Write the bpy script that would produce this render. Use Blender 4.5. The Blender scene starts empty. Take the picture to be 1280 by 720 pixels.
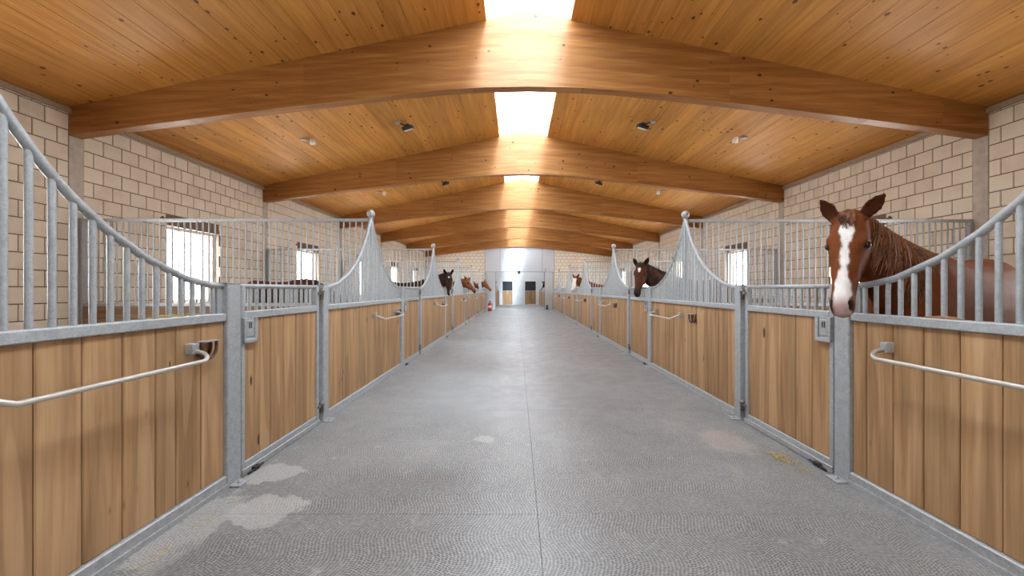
import bpy, bmesh, math, random
from mathutils import Vector, Matrix
R = random.Random(7)
scene = bpy.context.scene
col = scene.collection
PI = math.pi

# ---------------------------------------------------------------- camera, sky, sun, exposure
F_PX, CAM_H, VPX, VPY = 500.0, 1.35, 645.8, 361.0
cam_d = bpy.data.cameras.new('camera'); cam = bpy.data.objects.new('camera', cam_d); col.objects.link(cam)
cam_d.sensor_width = 36.0; cam_d.lens = F_PX / 1280.0 * 36.0
cam_d.shift_x = -(VPX - 640.0) / 1280.0; cam_d.shift_y = (VPY - 360.0) / 1280.0
cam_d.clip_start = 0.05; cam_d.clip_end = 200
cam.location = (0, 0, CAM_H); cam.rotation_euler = (PI / 2, 0, 0)
scene.camera = cam

world = bpy.data.worlds.new('sky'); scene.world = world; world.use_nodes = True
bg = world.node_tree.nodes['Background']; bg.inputs[0].default_value = (1.0, 0.985, 0.955, 1); bg.inputs[1].default_value = 14.0

sun_d = bpy.data.lights.new('sun', 'SUN'); sun = bpy.data.objects.new('sun', sun_d); col.objects.link(sun)
sun_d.energy = 12.0; sun_d.angle = math.radians(12); sun_d.color = (0.86, 0.95, 1.0)
sun.rotation_euler = Vector((-0.19, 1.4, -1.0)).to_track_quat('-Z', 'Y').to_euler()

vs = scene.view_settings
vs.view_transform = 'Standard'; vs.look = 'None'; vs.exposure = 1.08; vs.gamma = 1.0; vs.use_curve_mapping = False
scene.cycles.max_bounces = 10; scene.cycles.diffuse_bounces = 6; scene.cycles.transparent_max_bounces = 12
scene.cycles.use_denoising = True; scene.cycles.sample_clamp_indirect = 6.0
scene.cycles.caustics_reflective = False; scene.cycles.caustics_refractive = False

# ---------------------------------------------------------------- dimensions (metres, camera above the origin, aisle along +Y)
PITCH = 4.1
XW = {-1: 6.0, 1: 6.32}            # outer walls
AI = {-1: 1.96, 1: 2.30}           # aisle edge of the stall fronts
OFF = {-1: 0.0, 1: 0.055}          # the right row sits a little further on
RIDGE_X, RIDGE_Z, SLOPE = 0.16, 5.07, 0.208
BEAM_Y, BEAM_T = 5.36, 0.15
Y_BACK, Y_END = -2.80, 26.03
SKY_HW = 0.57
def roof_z(x): return RIDGE_Z - SLOPE * abs(x - RIDGE_X)

for nm, loc, rot, sx, sy in (('skylight_portal', (RIDGE_X, 15.5, 4.93), (0, 0, 0), 1.12, 37),
                             ('window_portal_left', (-XW[-1] - 0.05, 13.5, 1.8), (0, -PI / 2, 0), 1.45, 24),
                             ('window_portal_right', (XW[1] + 0.05, 13.5, 1.8), (0, PI / 2, 0), 1.45, 24)):
    d = bpy.data.lights.new(nm, 'AREA'); d.shape = 'RECTANGLE'; d.size = sx; d.size_y = sy
    d.cycles.is_portal = True
    o = bpy.data.objects.new(nm, d); col.objects.link(o); o.location = loc; o.rotation_euler = rot

# ---------------------------------------------------------------- materials
def mat(name):
    m = bpy.data.materials.new(name); m.use_nodes = True
    nt = m.node_tree; return m, nt, nt.nodes['Principled BSDF']
def node(nt, typ, props=None, **inp):
    n = nt.nodes.new('ShaderNode' + typ)
    for k, v in (props or {}).items(): setattr(n, k, v)
    for k, v in inp.items():
        key = int(k[1:]) if k[0] == 'i' and k[1:].isdigit() else k.replace('_', ' ')
        if isinstance(v, bpy.types.NodeSocket): nt.links.new(v, n.inputs[key])
        else: n.inputs[key].default_value = v
    return n
def math_n(nt, op, a, b=0.0, c=0.0): return node(nt, 'Math', {'operation': op}, i0=a, i1=b, i2=c).outputs[0]
def mapr(nt, v, a, b, c=0.0, d=1.0, smooth=True):
    return node(nt, 'MapRange', {'interpolation_type': 'SMOOTHSTEP' if smooth else 'LINEAR'}, i0=v, i1=a, i2=b, i3=c, i4=d).outputs[0]
def ramp(nt, v, *stops):
    n = node(nt, 'ValToRGB', None, i0=v); e = n.color_ramp.elements
    while len(e) < len(stops): e.new(0.5)
    for s, (p, c) in zip(e, stops): s.position = p; s.color = (*c, 1)
    return n.outputs[0]
def mixc(nt, f, a, b, mode='MIX'):
    n = node(nt, 'Mix', {'data_type': 'RGBA', 'blend_type': mode})
    for i, v in ((0, f), (6, a), (7, b)):
        if isinstance(v, bpy.types.NodeSocket): nt.links.new(v, n.inputs[i])
        else: n.inputs[i].default_value = (*v, 1) if isinstance(v, tuple) else v
    return n.outputs[2]
def bump(nt, b, h, strength, dist):
    n = node(nt, 'Bump', None, Strength=strength, Distance=dist, Height=h); nt.links.new(n.outputs[0], b.inputs['Normal'])
def put(nt, b, **kw):
    for k, v in kw.items():
        k = k.replace('_', ' ')
        if isinstance(v, bpy.types.NodeSocket): nt.links.new(v, b.inputs[k])
        else: b.inputs[k].default_value = (*v, 1) if isinstance(v, tuple) and len(v) == 3 else v
M = {}

def wood(name, axis, dark, mid, light, knots, rough=0.55, heart=0.0, worldspace=False, lam=None, vary=0.3):
    m, nt, b = mat(name)
    tc = node(nt, 'TexCoord'); oi = node(nt, 'ObjectInfo'); geo = node(nt, 'NewGeometry')
    src = geo.outputs['Position'] if worldspace else tc.outputs['Object']
    rnd = oi.outputs['Random']
    off = node(nt, 'CombineXYZ', None, X=math_n(nt, 'MULTIPLY', rnd, 37.0), Y=math_n(nt, 'MULTIPLY', rnd, 71.0), Z=math_n(nt, 'MULTIPLY', rnd, 53.0)).outputs[0]
    p = node(nt, 'VectorMath', {'operation': 'ADD'}, i0=src, i1=off).outputs[0]
    def sc(a, l):
        v = [a, a, a]; v['xyz'.index(axis)] = l
        return node(nt, 'VectorMath', {'operation': 'MULTIPLY'}, i0=p, i1=tuple(v)).outputs[0]
    g1 = node(nt, 'TexNoise', None, Vector=sc(14, 0.9), Scale=1.0, Detail=4.0, Distortion=0.6).outputs[0]
    g2 = node(nt, 'TexNoise', None, Vector=sc(75, 2.2), Scale=1.0, Detail=3.0).outputs[0]
    f = math_n(nt, 'ADD', math_n(nt, 'MULTIPLY', g1, 0.7), math_n(nt, 'MULTIPLY', g2, 0.3))
    c = ramp(nt, f, (0.30, dark), (0.5, mid), (0.70, light))
    if heart:
        h = node(nt, 'TexNoise', None, Vector=sc(5.5, 0.38), Scale=1.0, Detail=1.0, Distortion=0.4).outputs[0]
        c = mixc(nt, mapr(nt, h, 0.47, 0.51, 0, heart), c, tuple(x * 0.60 for x in mid))
        c = mixc(nt, mapr(nt, h, 0.62, 0.64, 0, heart), c, tuple(min(1, x * 1.15) for x in light))
    if lam:
        sep = node(nt, 'SeparateXYZ', None, Vector=geo.outputs['Position'])
        q = math_n(nt, 'MULTIPLY', math_n(nt, 'ADD', sep.outputs[2], math_n(nt, 'MULTIPLY', math_n(nt, 'ABSOLUTE', math_n(nt, 'SUBTRACT', sep.outputs[0], RIDGE_X)), 0.11)), 1.0 / lam)
        wn = node(nt, 'TexWhiteNoise', {'noise_dimensions': '2D'}, Vector=node(nt, 'CombineXYZ', None, X=math_n(nt, 'FLOOR', q), Y=math_n(nt, 'FLOOR', math_n(nt, 'MULTIPLY', sep.outputs[0], 0.35))).outputs[0]).outputs[0]
        c = mixc(nt, mapr(nt, wn, 0, 1, 0, 0.4), c, tuple(x * 0.72 for x in dark))
        fr = math_n(nt, 'FRACT', q)
        c = mixc(nt, mapr(nt, fr, 0.0, 0.07, 0.5, 0.0), c, tuple(x * 0.6 for x in dark))
    if knots:
        vo = node(nt, 'TexVoronoi', {'feature': 'F1'}, Vector=sc(knots[0], knots[1]), Scale=1.0, Randomness=1.0)
        cr = node(nt, 'SeparateColor', None, i0=vo.outputs['Color']).outputs[0]
        rad = mapr(nt, cr, 0.2, 1.0, 0.0, knots[2], smooth=False)
        k = math_n(nt, 'SUBTRACT', rad, vo.outputs['Distance'])
        c = mixc(nt, mapr(nt, k, -0.05, 0.03, 0, 0.5), c, tuple(x * 0.62 for x in dark))
        c = mixc(nt, mapr(nt, k, 0.0, 0.035, 0, 0.95), c, tuple(x * 0.25 for x in dark))
    c = mixc(nt, 1.0, c, node(nt, 'CombineColor', None, i0=mapr(nt, rnd, 0, 1, 1 - vary, 1.0, False), i1=mapr(nt, rnd, 0, 1, 1 - vary, 1.0, False), i2=mapr(nt, rnd, 0, 1, 1 - vary * 1.1, 1.0, False)).outputs[0], 'MULTIPLY')
    put(nt, b, Base_Color=c, Roughness=rough, Specular_IOR_Level=0.3)
    bump(nt, b, g2, 0.12, 0.002)
    M[name] = m
wood('oak', 'z', (0.29, 0.155, 0.068), (0.485, 0.285, 0.14), (0.63, 0.405, 0.22), (8.0, 2.8, 0.15), heart=0.36, vary=0.24)
wood('oak_horizontal', 'x', (0.17, 0.095, 0.045), (0.29, 0.17, 0.085), (0.38, 0.24, 0.13), (6.0, 1.3, 0.09), heart=0.5)
wood('spruce', 'y', (0.44, 0.178, 0.036), (0.60, 0.265, 0.060), (0.71, 0.35, 0.092), (9.0, 6.0, 0.22), rough=0.5, vary=0.22)
wood('glulam', 'x', (0.26, 0.098, 0.022), (0.37, 0.158, 0.042), (0.46, 0.225, 0.07), (7.5, 5.0, 0.17), rough=0.5, worldspace=True, lam=0.04, vary=0.06)

def galv(name, lo, hi, metal, rough):
    m, nt, b = mat(name); geo = node(nt, 'NewGeometry')
    n1 = node(nt, 'TexNoise', None, Vector=geo.outputs['Position'], Scale=22.0, Detail=5.0, Roughness=0.65).outputs[0]
    vo = node(nt, 'TexVoronoi', None, Vector=geo.outputs['Position'], Scale=110.0).outputs['Color']
    vs_ = node(nt, 'SeparateColor', None, i0=vo).outputs[0]
    f = math_n(nt, 'ADD', math_n(nt, 'MULTIPLY', n1, 0.8), math_n(nt, 'MULTIPLY', vs_, 0.2))
    put(nt, b, Base_Color=ramp(nt, f, (0.32, lo), (0.68, hi)), Metallic=metal, Roughness=mapr(nt, n1, 0.3, 0.7, rough - 0.07, rough + 0.1, False))
    M[name] = m
galv('galvanised', (0.34, 0.365, 0.38), (0.48, 0.51, 0.53), 0.3, 0.48)
galv('galvanised_plate', (0.32, 0.335, 0.345), (0.49, 0.50, 0.51), 0.3, 0.5)
galv('panel_grey', (0.50, 0.52, 0.55), (0.58, 0.60, 0.63), 0.1, 0.5)

def plain(name, c, rough=0.6, metal=0.0, nscale=30.0, vary=0.12, emit=None):
    m, nt, b = mat(name); geo = node(nt, 'NewGeometry')
    n1 = node(nt, 'TexNoise', None, Vector=geo.outputs['Position'], Scale=nscale, Detail=4.0).outputs[0]
    put(nt, b, Base_Color=ramp(nt, n1, (0.3, tuple(x * (1 - vary) for x in c)), (0.7, tuple(min(1, x * (1 + vary)) for x in c))), Roughness=rough, Metallic=metal)
    if emit: b.inputs['Emission Color'].default_value = (*c, 1); b.inputs['Emission Strength'].default_value = emit
    M[name] = m
plain('mortar', (0.17, 0.125, 0.09), 0.9)
plain('stainless', (0.60, 0.57, 0.52), 0.35, 0.5, vary=0.04)
plain('hinge_steel', (0.22, 0.205, 0.18), 0.5, 0.4, vary=0.3)
plain('concrete', (0.47, 0.42, 0.365), 0.85, nscale=9.0, vary=0.16)
plain('rust', (0.115, 0.062, 0.042), 0.6, 0.3, vary=0.4)
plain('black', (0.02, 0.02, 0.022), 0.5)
plain('dark_lintel', (0.17, 0.115, 0.075), 0.7)
plain('white_wall', (0.72, 0.72, 0.72), 0.8, nscale=3.0, vary=0.05)
plain('lamp_grey', (0.40, 0.40, 0.40), 0.45, 0.2)
plain('lamp_white', (0.78, 0.78, 0.76), 0.3)
plain('red_paint', (0.62, 0.04, 0.035), 0.3)
plain('straw', (0.55, 0.42, 0.16), 0.8, vary=0.3)
plain('gutter_trim', (0.36, 0.27, 0.19), 0.7)
plain('bark', (0.30, 0.17, 0.085), 0.8, vary=0.3)

def mk_block():
    m, nt, b = mat('block'); geo = node(nt, 'NewGeometry'); oi = node(nt, 'ObjectInfo')
    p = node(nt, 'SeparateXYZ', None, Vector=geo.outputs['Position'])
    n1 = node(nt, 'TexNoise', None, Vector=geo.outputs['Position'], Scale=3.0, Detail=3.0).outputs[0]
    n2 = node(nt, 'TexNoise', None, Vector=geo.outputs['Position'], Scale=130.0, Detail=2.0).outputs[0]
    f = math_n(nt, 'ADD', math_n(nt, 'MULTIPLY', n1, 0.6), math_n(nt, 'ADD', math_n(nt, 'MULTIPLY', n2, 0.2), math_n(nt, 'MULTIPLY', oi.outputs['Random'], 0.22)))
    c = ramp(nt, f, (0.25, (0.62, 0.525, 0.415)), (0.5, (0.745, 0.67, 0.55)), (0.8, (0.83, 0.75, 0.635)))
    put(nt, b, Base_Color=c, Roughness=0.85, Specular_IOR_Level=0.2); bump(nt, b, n2, 0.15, 0.002)
    M['block'] = m
mk_block()

def mk_floor():
    m, nt, b = mat('rubber_mat'); geo = node(nt, 'NewGeometry'); P = geo.outputs['Position']
    sep = node(nt, 'SeparateXYZ', None, Vector=P)
    warp = node(nt, 'CombineXYZ', None, X=math_n(nt, 'SINE', math_n(nt, 'MULTIPLY', sep.outputs[1], 15.0)), Y=math_n(nt, 'SINE', math_n(nt, 'MULTIPLY', sep.outputs[0], 17.0))).outputs[0]
    pw = node(nt, 'VectorMath', {'operation': 'MULTIPLY_ADD'}, i0=warp, i1=(0.030, 0.034, 0.0), i2=P).outputs[0]
    st = node(nt, 'VectorMath', {'operation': 'MULTIPLY'}, i0=pw, i1=(52.0, 70.0, 0.0)).outputs[0]
    vo = node(nt, 'TexVoronoi', {'feature': 'F1'}, Vector=st, Scale=1.0, Randomness=0.28).outputs['Distance']
    cell = mapr(nt, vo, 0.30, 0.62)                       # 1 in the joints between the stamped cobbles
    big = node(nt, 'TexNoise', None, Vector=P, Scale=0.8, Detail=5.0, Roughness=0.6).outputs[0]
    med = node(nt, 'TexNoise', None, Vector=P, Scale=4.5, Detail=6.0, Roughness=0.65).outputs[0]
    c = ramp(nt, big, (0.32, (0.113, 0.113, 0.112)), (0.52, (0.152, 0.153, 0.152)), (0.72, (0.215, 0.216, 0.214)))
    c = mixc(nt, mapr(nt, med, 0.60, 0.72, 0, 0.45), c, (0.42, 0.41, 0.39))
    # dusty, worn patch by the left post and a dry pale one opposite
    def patch(x, y, rx, ry, col_, amt, e0, e1):
        nonlocal c
        dx = math_n(nt, 'MULTIPLY', math_n(nt, 'SUBTRACT', sep.outputs[0], x), 1 / rx); dy = math_n(nt, 'MULTIPLY', math_n(nt, 'SUBTRACT', sep.outputs[1], y), 1 / ry)
        r = math_n(nt, 'SQRT', math_n(nt, 'ADD', math_n(nt, 'MULTIPLY', dx, dx), math_n(nt, 'MULTIPLY', dy, dy)))
        r = math_n(nt, 'ADD', r, math_n(nt, 'MULTIPLY', math_n(nt, 'SUBTRACT', med, 0.5), 1.9))
        c = mixc(nt, mapr(nt, r, e0, e1, 0, amt), c, col_)
    patch(-1.54, 2.44, 0.22, 0.19, (0.42, 0.41, 0.39), 0.7, 1.0, 0.88)
    patch(-1.78, 2.93, 0.20, 0.15, (0.44, 0.43, 0.41), 0.7, 1.0, 0.88)
    patch(-1.82, 2.25, 0.16, 0.40, (0.40, 0.39, 0.37), 0.6, 1.0, 0.85)
    patch(-1.45, 1.72, 0.40, 0.5, (0.10, 0.10, 0.105), 0.5, 1.1, 0.7)
    patch(1.95, 1.35, 0.45, 0.35, (0.33, 0.26, 0.19), 0.7, 1.1, 0.6)
    patch(1.85, 3.55, 0.26, 0.3, (0.36, 0.31, 0.25), 0.6, 1.1, 0.6)
    patch(-0.28, 3.6, 0.12, 0.09, (0.40, 0.385, 0.36), 0.45, 1.0, 0.7)
    dry = node(nt, 'TexNoise', None, Vector=node(nt, 'VectorMath', {'operation': 'MULTIPLY'}, i0=P, i1=(2.2, 1.1, 1)).outputs[0], Scale=1.0, Detail=7.0, Roughness=0.7).outputs[0]
    c = mixc(nt, mapr(nt, dry, 0.56, 0.70, 0, 0.28), c, (0.40, 0.355, 0.29))
    c = mixc(nt, math_n(nt, 'MULTIPLY', cell, 0.85), c, mixc(nt, 0.5, c, (0.55, 0.54, 0.52)))
    core = mapr(nt, vo, 0.05, 0.36, 0.45, 0.0)
    c = mixc(nt, core, c, (0.05, 0.05, 0.05))
    put(nt, b, Base_Color=c, Roughness=mapr(nt, med, 0.3, 0.7, 0.32, 0.48), Specular_IOR_Level=0.6)
    bump(nt, b, vo, 0.4, 0.004)
    M['rubber_mat'] = m
    m, nt, b = mat('concrete_floor'); geo = node(nt, 'NewGeometry')
    n = node(nt, 'TexNoise', None, Vector=geo.outputs['Position'], Scale=2.0, Detail=5.0).outputs[0]
    put(nt, b, Base_Color=ramp(nt, n, (0.3, (0.27, 0.24, 0.20)), (0.7, (0.42, 0.38, 0.33))), Roughness=0.85); M['concrete_floor'] = m
mk_floor()

def mk_sheet():
    m, nt, b = mat('polycarbonate'); out = nt.nodes['Material Output']; nt.nodes.remove(b)
    tr = node(nt, 'BsdfTransparent', None, Color=(0.44, 0.50, 0.56, 1)); tl = node(nt, 'BsdfTranslucent', None, Color=(0.40, 0.46, 0.54, 1))
    gl = node(nt, 'BsdfGlossy', None, Color=(0.9, 0.9, 0.95, 1), Roughness=0.25)
    a = node(nt, 'MixShader', None, i0=0.42, i1=tr.outputs[0], i2=tl.outputs[0]); c = node(nt, 'MixShader', None, i0=0.04, i1=a.outputs[0], i2=gl.outputs[0])
    nt.links.new(c.outputs[0], out.inputs[0]); M['polycarbonate'] = m
    m, nt, b = mat('pane'); out = nt.nodes['Material Output']; nt.nodes.remove(b)
    tr = node(nt, 'BsdfTransparent', None, Color=(0.96, 0.98, 1.0, 1)); gl = node(nt, 'BsdfGlossy', None, Roughness=0.05)
    a = node(nt, 'MixShader', None, i0=0.05, i1=tr.outputs[0], i2=gl.outputs[0]); nt.links.new(a.outputs[0], out.inputs[0]); M['pane'] = m
mk_sheet()

def mk_coat():
    m, nt, b = mat('horse_coat'); at = node(nt, 'Attribute', {'attribute_name': 'coat'}); geo = node(nt, 'TexCoord')
    n1 = node(nt, 'TexNoise', None, Vector=geo.outputs['Object'], Scale=14.0, Detail=6.0).outputs[0]
    n2 = node(nt, 'TexNoise', None, Vector=node(nt, 'VectorMath', {'operation': 'MULTIPLY'}, i0=geo.outputs['Object'], i1=(90, 90, 420)).outputs[0], Scale=1.0, Detail=2.0).outputs[0]
    f = mapr(nt, math_n(nt, 'ADD', math_n(nt, 'MULTIPLY', n1, 0.6), math_n(nt, 'MULTIPLY', n2, 0.4)), 0.3, 0.7, 0.78, 1.18, False)
    c = mixc(nt, 1.0, at.outputs['Color'], node(nt, 'CombineColor', None, i0=f, i1=f, i2=f).outputs[0], 'MULTIPLY')
    put(nt, b, Base_Color=c, Roughness=0.65, Specular_IOR_Level=0.03)
    bump(nt, b, n2, 0.12, 0.003); M['horse_coat'] = m
    m, nt, b = mat('eye'); put(nt, b, Base_Color=(0.012, 0.008, 0.006), Roughness=0.06); M['eye'] = m
mk_coat()
def hair_mat(name, lo, hi):
    m, nt, b = mat(name); tc = node(nt, 'TexCoord')
    n = node(nt, 'TexNoise', None, Vector=node(nt, 'VectorMath', {'operation': 'MULTIPLY'}, i0=tc.outputs['Object'], i1=(60, 60, 9)).outputs[0], Scale=1.0, Detail=3.0).outputs[0]
    put(nt, b, Base_Color=ramp(nt, n, (0.33, lo), (0.67, hi)), Roughness=0.55, Specular_IOR_Level=0.2); M[name] = m

# ---------------------------------------------------------------- mesh helpers
class MB:
    def __init__(s): s.v = []; s.f = []; s.sm = []
    def add(s, vs_, fs, smooth=False):
        n = len(s.v); s.v += [tuple(v) for v in vs_]
        for f in fs: s.f.append([n + i for i in f]); s.sm.append(smooth)
        return s
    def box(s, x0, x1, y0, y1, z0, z1):
        if x0 > x1: x0, x1 = x1, x0
        v = [(x, y, z) for z in (z0, z1) for y in (y0, y1) for x in (x0, x1)]
        return s.add(v, [(0, 2, 3, 1), (4, 5, 7, 6), (0, 1, 5, 4), (2, 6, 7, 3), (0, 4, 6, 2), (1, 3, 7, 5)])
    def cbox(s, x0, x1, y0, y1, z0, z1, c=0.004):
        """box with all twelve edges chamfered"""
        if x0 > x1: x0, x1 = x1, x0
        bm = bmesh.new(); bmesh.ops.create_cube(bm, size=1.0)
        for v in bm.verts:
            v.co = Vector((x0 if v.co.x < 0 else x1, y0 if v.co.y < 0 else y1, z0 if v.co.z < 0 else z1))
        bmesh.ops.bevel(bm, geom=bm.edges[:], offset=c, segments=1, affect='EDGES')
        bm.verts.index_update()
        s.add([v.co[:] for v in bm.verts], [[v.index for v in f.verts] for f in bm.faces]); bm.free(); return s
    def prism(s, poly, axis, a, b):
        """poly of 2D points extruded along axis ('x' -> (y,z), 'y' -> (x,z), 'z' -> (x,y))"""
        def mk(p, t): return {'x': (t, p[0], p[1]), 'y': (p[0], t, p[1]), 'z': (p[0], p[1], t)}[axis]
        n = len(poly); v = [mk(p, a) for p in poly] + [mk(p, b) for p in poly]
        f = [list(range(n))[::-1], list(range(n, 2 * n))] + [(i, (i + 1) % n, n + (i + 1) % n, n + i) for i in range(n)]
        return s.add(v, f)
    def tube(s, pts, r, n=10, cap=True, smooth=True):
        pts = [Vector(p) for p in pts]; rs = r if isinstance(r, (list, tuple)) else [r] * len(pts)
        ring = []; u = None; v = []
        for i, p in enumerate(pts):
            t = (pts[min(i + 1, len(pts) - 1)] - pts[max(i - 1, 0)]).normalized()
            if u is None: u = t.orthogonal().normalized()
            else: u = (u - t * u.dot(t)).normalized()
            w = t.cross(u)
            for k in range(n):
                a = 2 * PI * k / n; v.append(p + (u * math.cos(a) + w * math.sin(a)) * rs[i])
        f = []
        for i in range(len(pts) - 1):
            for k in range(n): f.append((i * n + k, i * n + (k + 1) % n, (i + 1) * n + (k + 1) % n, (i + 1) * n + k))
        s.add(v, f, smooth)
        if cap:
            m = len(s.v) - len(v)
            s.f.append([m + k for k in range(n)][::-1]); s.sm.append(False)
            s.f.append([m + (len(pts) - 1) * n + k for k in range(n)]); s.sm.append(False)
        return s
    def ball(s, c, r, nu=14, nv=9):
        v = [(c[0], c[1], c[2] - r)]
        for j in range(1, nv):
            a = -PI / 2 + PI * j / nv
            for k in range(nu):
                b = 2 * PI * k / nu; v.append((c[0] + r * math.cos(a) * math.cos(b), c[1] + r * math.cos(a) * math.sin(b), c[2] + r * math.sin(a)))
        v.append((c[0], c[1], c[2] + r)); f = []; L = len(v) - 1
        for k in range(nu):
            f.append((0, 1 + (k + 1) % nu, 1 + k)); f.append((L, L - nu + k, L - nu + (k + 1) % nu))
            for j in range(nv - 2):
                a = 1 + j * nu; f.append((a + k, a + (k + 1) % nu, a + nu + (k + 1) % nu, a + nu + k))
        return s.add(v, f, True)
    def lathe(s, c, prof, n=16):
        v = []; f = []
        for r, z in prof:
            for k in range(n): a = 2 * PI * k / n; v.append((c[0] + r * math.cos(a), c[1] + r * math.sin(a), c[2] + z))
        for i in range(len(prof) - 1):
            for k in range(n): f.append((i * n + k, i * n + (k + 1) % n, (i + 1) * n + (k + 1) % n, (i + 1) * n + k))
        f.append(list(range(n))[::-1]); f.append([(len(prof) - 1) * n + k for k in range(n)])
        return s.add(v, f, True)
    def mesh(s, name, material):
        me = bpy.data.meshes.new(name); me.from_pydata(s.v, [], s.f)
        me.polygons.foreach_set('use_smooth', s.sm); me.materials.append(M[material]); me.update(); return me

WL = {}
def link(name, data, parent=None, loc=(0, 0, 0)):
    o = bpy.data.objects.new(name, data); col.objects.link(o); loc = Vector(loc)
    WL[o] = loc
    if parent is not None: o.parent = parent; o.location = loc - WL[parent]
    else: o.location = loc
    return o
def tag(o, label, cat, group=None, kind=None):
    if label: o['label'] = label
    if cat: o['category'] = cat
    if group: o['group'] = group
    if kind: o['kind'] = kind
    return o
def thing(name, label, cat, loc, group=None): return tag(link(name, None, None, loc), label, cat, group)
CACHE = {}
def cached(key, fn, name, material):
    if key not in CACHE:
        b = MB(); fn(b); CACHE[key] = b.mesh(name, material)
    return CACHE[key]
def solid(name, fn, material, parent=None, loc=(0, 0, 0)):
    b = MB(); fn(b); return link(name, b.mesh(name, material), parent, loc)
def struct(name, fn, material, label, cat, loc=(0, 0, 0)):
    return tag(solid(name, fn, material, None, loc), label, cat, kind='structure')

# ---------------------------------------------------------------- floor
fl = struct('floor', lambda b: b.box(-XW[-1] - 0.3, XW[1] + 0.3, Y_BACK - 3, 35.5, -0.3, -0.012), 'concrete_floor', 'grey stable floor running the length of the aisle between the boxes', 'floor')
seam_y = [-1.71, 0.345, 2.395, 4.445, 6.495, 8.545, 10.595, 14.695, 18.795, 22.895, 26.995, 34.0]
SEAM_X = 0.125
for i in range(len(seam_y) - 1):
    for x0, x1 in ((-1.99, SEAM_X), (SEAM_X, 2.33)):
        ya, yb = seam_y[i], seam_y[i + 1]
        key = ('mat', round(x0, 3), round(yb - ya, 3))
        me = cached(key, lambda b: b.cbox(-(x1 - x0) / 2 + 0.0008, (x1 - x0) / 2 - 0.0008, -(yb - ya) / 2 + 0.0008, (yb - ya) / 2 - 0.0008, -0.02, 0.0, 0.0015), 'floor_mat', 'rubber_mat')
        link('floor_mat', me, fl, ((x0 + x1) / 2, (ya + yb) / 2, 0))

# ---------------------------------------------------------------- outer walls of sand-lime blocks
BL, BH, JT = 3.92 / 14.5, 0.21, 0.0125
Z0 = -0.096
def beam_y(k): return BEAM_Y + PITCH * k
def windows_of(s): return [(3.36 + PITCH * k - 0.61, 3.36 + PITCH * k + 0.61) for k in range(6)]
WZ0, WZ1 = 1.10, 2.44
def block_mesh(L, H):
    """block lying along Y, face at x=0 pointing +x"""
    key = ('block', round(L, 3), round(H, 3))
    def fn(b):
        c = 0.005; h = H / 2 - JT / 2; l = L / 2 - JT / 2
        b.add([(-0.05, -l, -h), (-0.05, l, -h), (-0.05, l, h), (-0.05, -l, h), (-c, -l, -h), (-c, l, -h), (-c, l, h), (-c, -l, h),
               (0, -l + c, -h + c), (0, l - c, -h + c), (0, l - c, h - c), (0, -l + c, h - c)],
              [(0, 1, 5, 4), (1, 2, 6, 5), (2, 3, 7, 6), (3, 0, 4, 7), (4, 5, 9, 8), (5, 6, 10, 9), (6, 7, 11, 10), (7, 4, 8, 11), (8, 9, 10, 11)])
    return cached(key, fn, 'block', 'block')
def cut(ya, yb, za, zb, wins):
    """interval pieces of a block row segment outside the window openings"""
    out = [(ya, yb)]
    for w0, w1 in wins:
        if za < WZ1 + 0.06 and zb > WZ0 - 0.02:
            nx = []
            for a, b in out:
                if b <= w0 or a >= w1: nx.append((a, b)); continue
                if a < w0: nx.append((a, w0))
                if b > w1: nx.append((w1, b))
            out = nx
    return [(a, b) for a, b in out if b - a > 0.04]
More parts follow.
